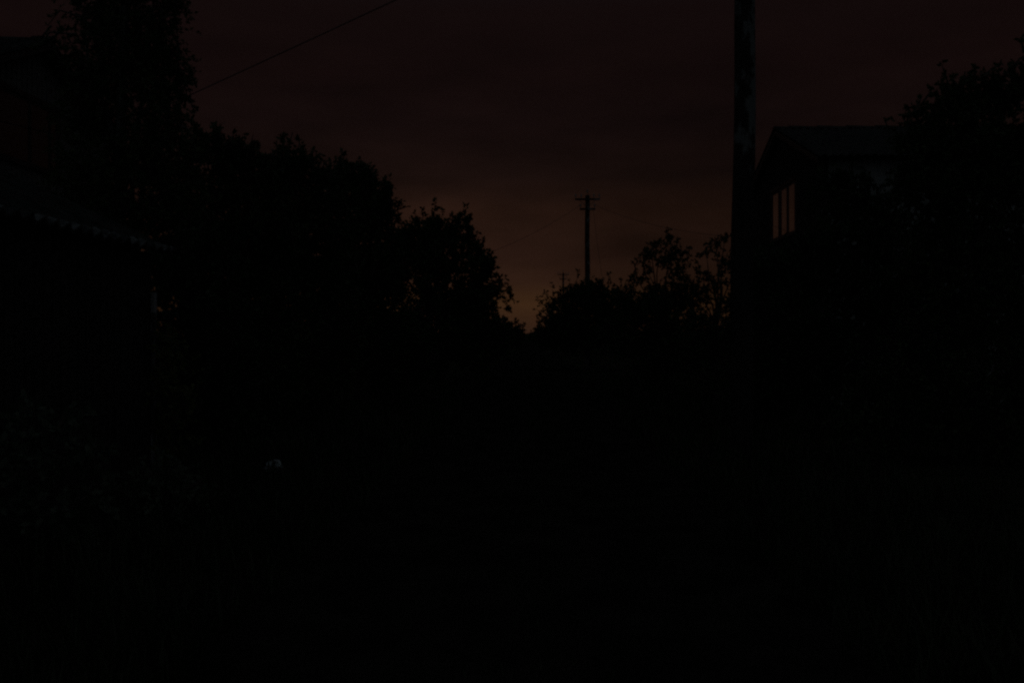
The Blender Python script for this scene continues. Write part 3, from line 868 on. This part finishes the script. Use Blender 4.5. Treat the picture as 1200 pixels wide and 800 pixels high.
# thin streaky clouds
cv = N.new('ShaderNodeCombineXYZ')
L.new(mth('MULTIPLY', az, .13), cv.inputs[0]); L.new(mth('MULTIPLY', el, .5), cv.inputs[1])
nz = N.new('ShaderNodeTexNoise'); nz.inputs['Scale'].default_value = 1.0; nz.inputs['Detail'].default_value = 4; nz.inputs['Roughness'].default_value = .5
L.new(cv.outputs[0], nz.inputs['Vector'])
cl = mth('MULTIPLY_ADD', nz.outputs['Fac'], 1.05, .475)
cl = mth('ADD', mth('MULTIPLY', mth('SUBTRACT', cl, 1.0), smooth(mth('SUBTRACT', 30.0, el), 8.0, 18.0)), 1.0)


def cloud(a0, e0, sa_, se_, amt):
    q = mth('ADD', mth('POWER', mth('ABSOLUTE', mth('DIVIDE', mth('SUBTRACT', az, a0), sa_)), 2.0), mth('POWER', mth('ABSOLUTE', mth('DIVIDE', mth('SUBTRACT', el, e0), se_)), 2.0))
    return mth('MULTIPLY', mth('POWER', 2.71828, mth('MULTIPLY', q, -1.0)), amt)


dark = mth('ADD', mth('ADD', cloud(-1.6, 7.3, 2.4, .8, -.28), cloud(6.0, 5.4, 3.6, .75, -.30)), cloud(9, 12, 10, 3.5, -.14))
lightc = cloud(-6.2, 7.6, 2.2, 1.0, .16)
fac = mth('MULTIPLY', mth('MULTIPLY', fac, cl), mth('ADD', 1.0, mth('ADD', dark, lightc)))
fc = N.new('ShaderNodeCombineColor')
for i in range(3):
    L.new(fac, fc.inputs[i])
frontc = mixc(1.0, front, fc.outputs[0], 'MULTIPLY')
full = mixc(smooth(mth('ABSOLUTE', az), 40.0, 105.0), frontc, back)
# the clear-sky part of the dusk: a Nishita sky with the sun below the horizon, very weak
sky = N.new('ShaderNodeTexSky'); sky.sky_type = 'NISHITA'; sky.sun_disc = False
sky.sun_elevation = math.radians(-4.0); sky.sun_rotation = math.radians(-4.0)
skyw = mixc(1.0, sky.outputs['Color'], (.004, .004, .004, 1), 'MULTIPLY')
tot = mixc(1.0, full, skyw, 'ADD')
L.new(tot, bg.inputs['Color']); bg.inputs['Strength'].default_value = 1.0

sun = bpy.data.lights.new('sun', 'SUN'); sun.energy = .0015; sun.angle = math.radians(12); sun.color = (1, .62, .4)
so = bpy.data.objects.new('sun', sun); COL.objects.link(so)
so.rotation_euler = (math.radians(88), 0, math.radians(180 + 4))

# ------------------------------------------------------------------ camera and render settings
cam = bpy.data.cameras.new('camera'); co = bpy.data.objects.new('camera', cam); COL.objects.link(co)
co.location = (0, 0, EYE); co.rotation_euler = (math.radians(90), 0, YAW)
cam.sensor_width = 36; cam.lens = F * 36 / 1200; cam.shift_y = -(400 - HZ) / 1200
cam.clip_end = 3000; cam.clip_start = .05
SC.camera = co
vs = SC.view_settings
SC.display_settings.display_device = 'sRGB'
vs.view_transform = 'Standard'; vs.look = 'None'; vs.exposure = 0; vs.gamma = 1; vs.use_curve_mapping = False
SC.render.dither_intensity = 2.0
SC.cycles.use_denoising = False
SC.cycles.max_bounces = 6
SC.cycles.pixel_filter_type = 'BLACKMAN_HARRIS'
SC.cycles.filter_width = 2.4
SC.cycles.transparent_max_bounces = 12
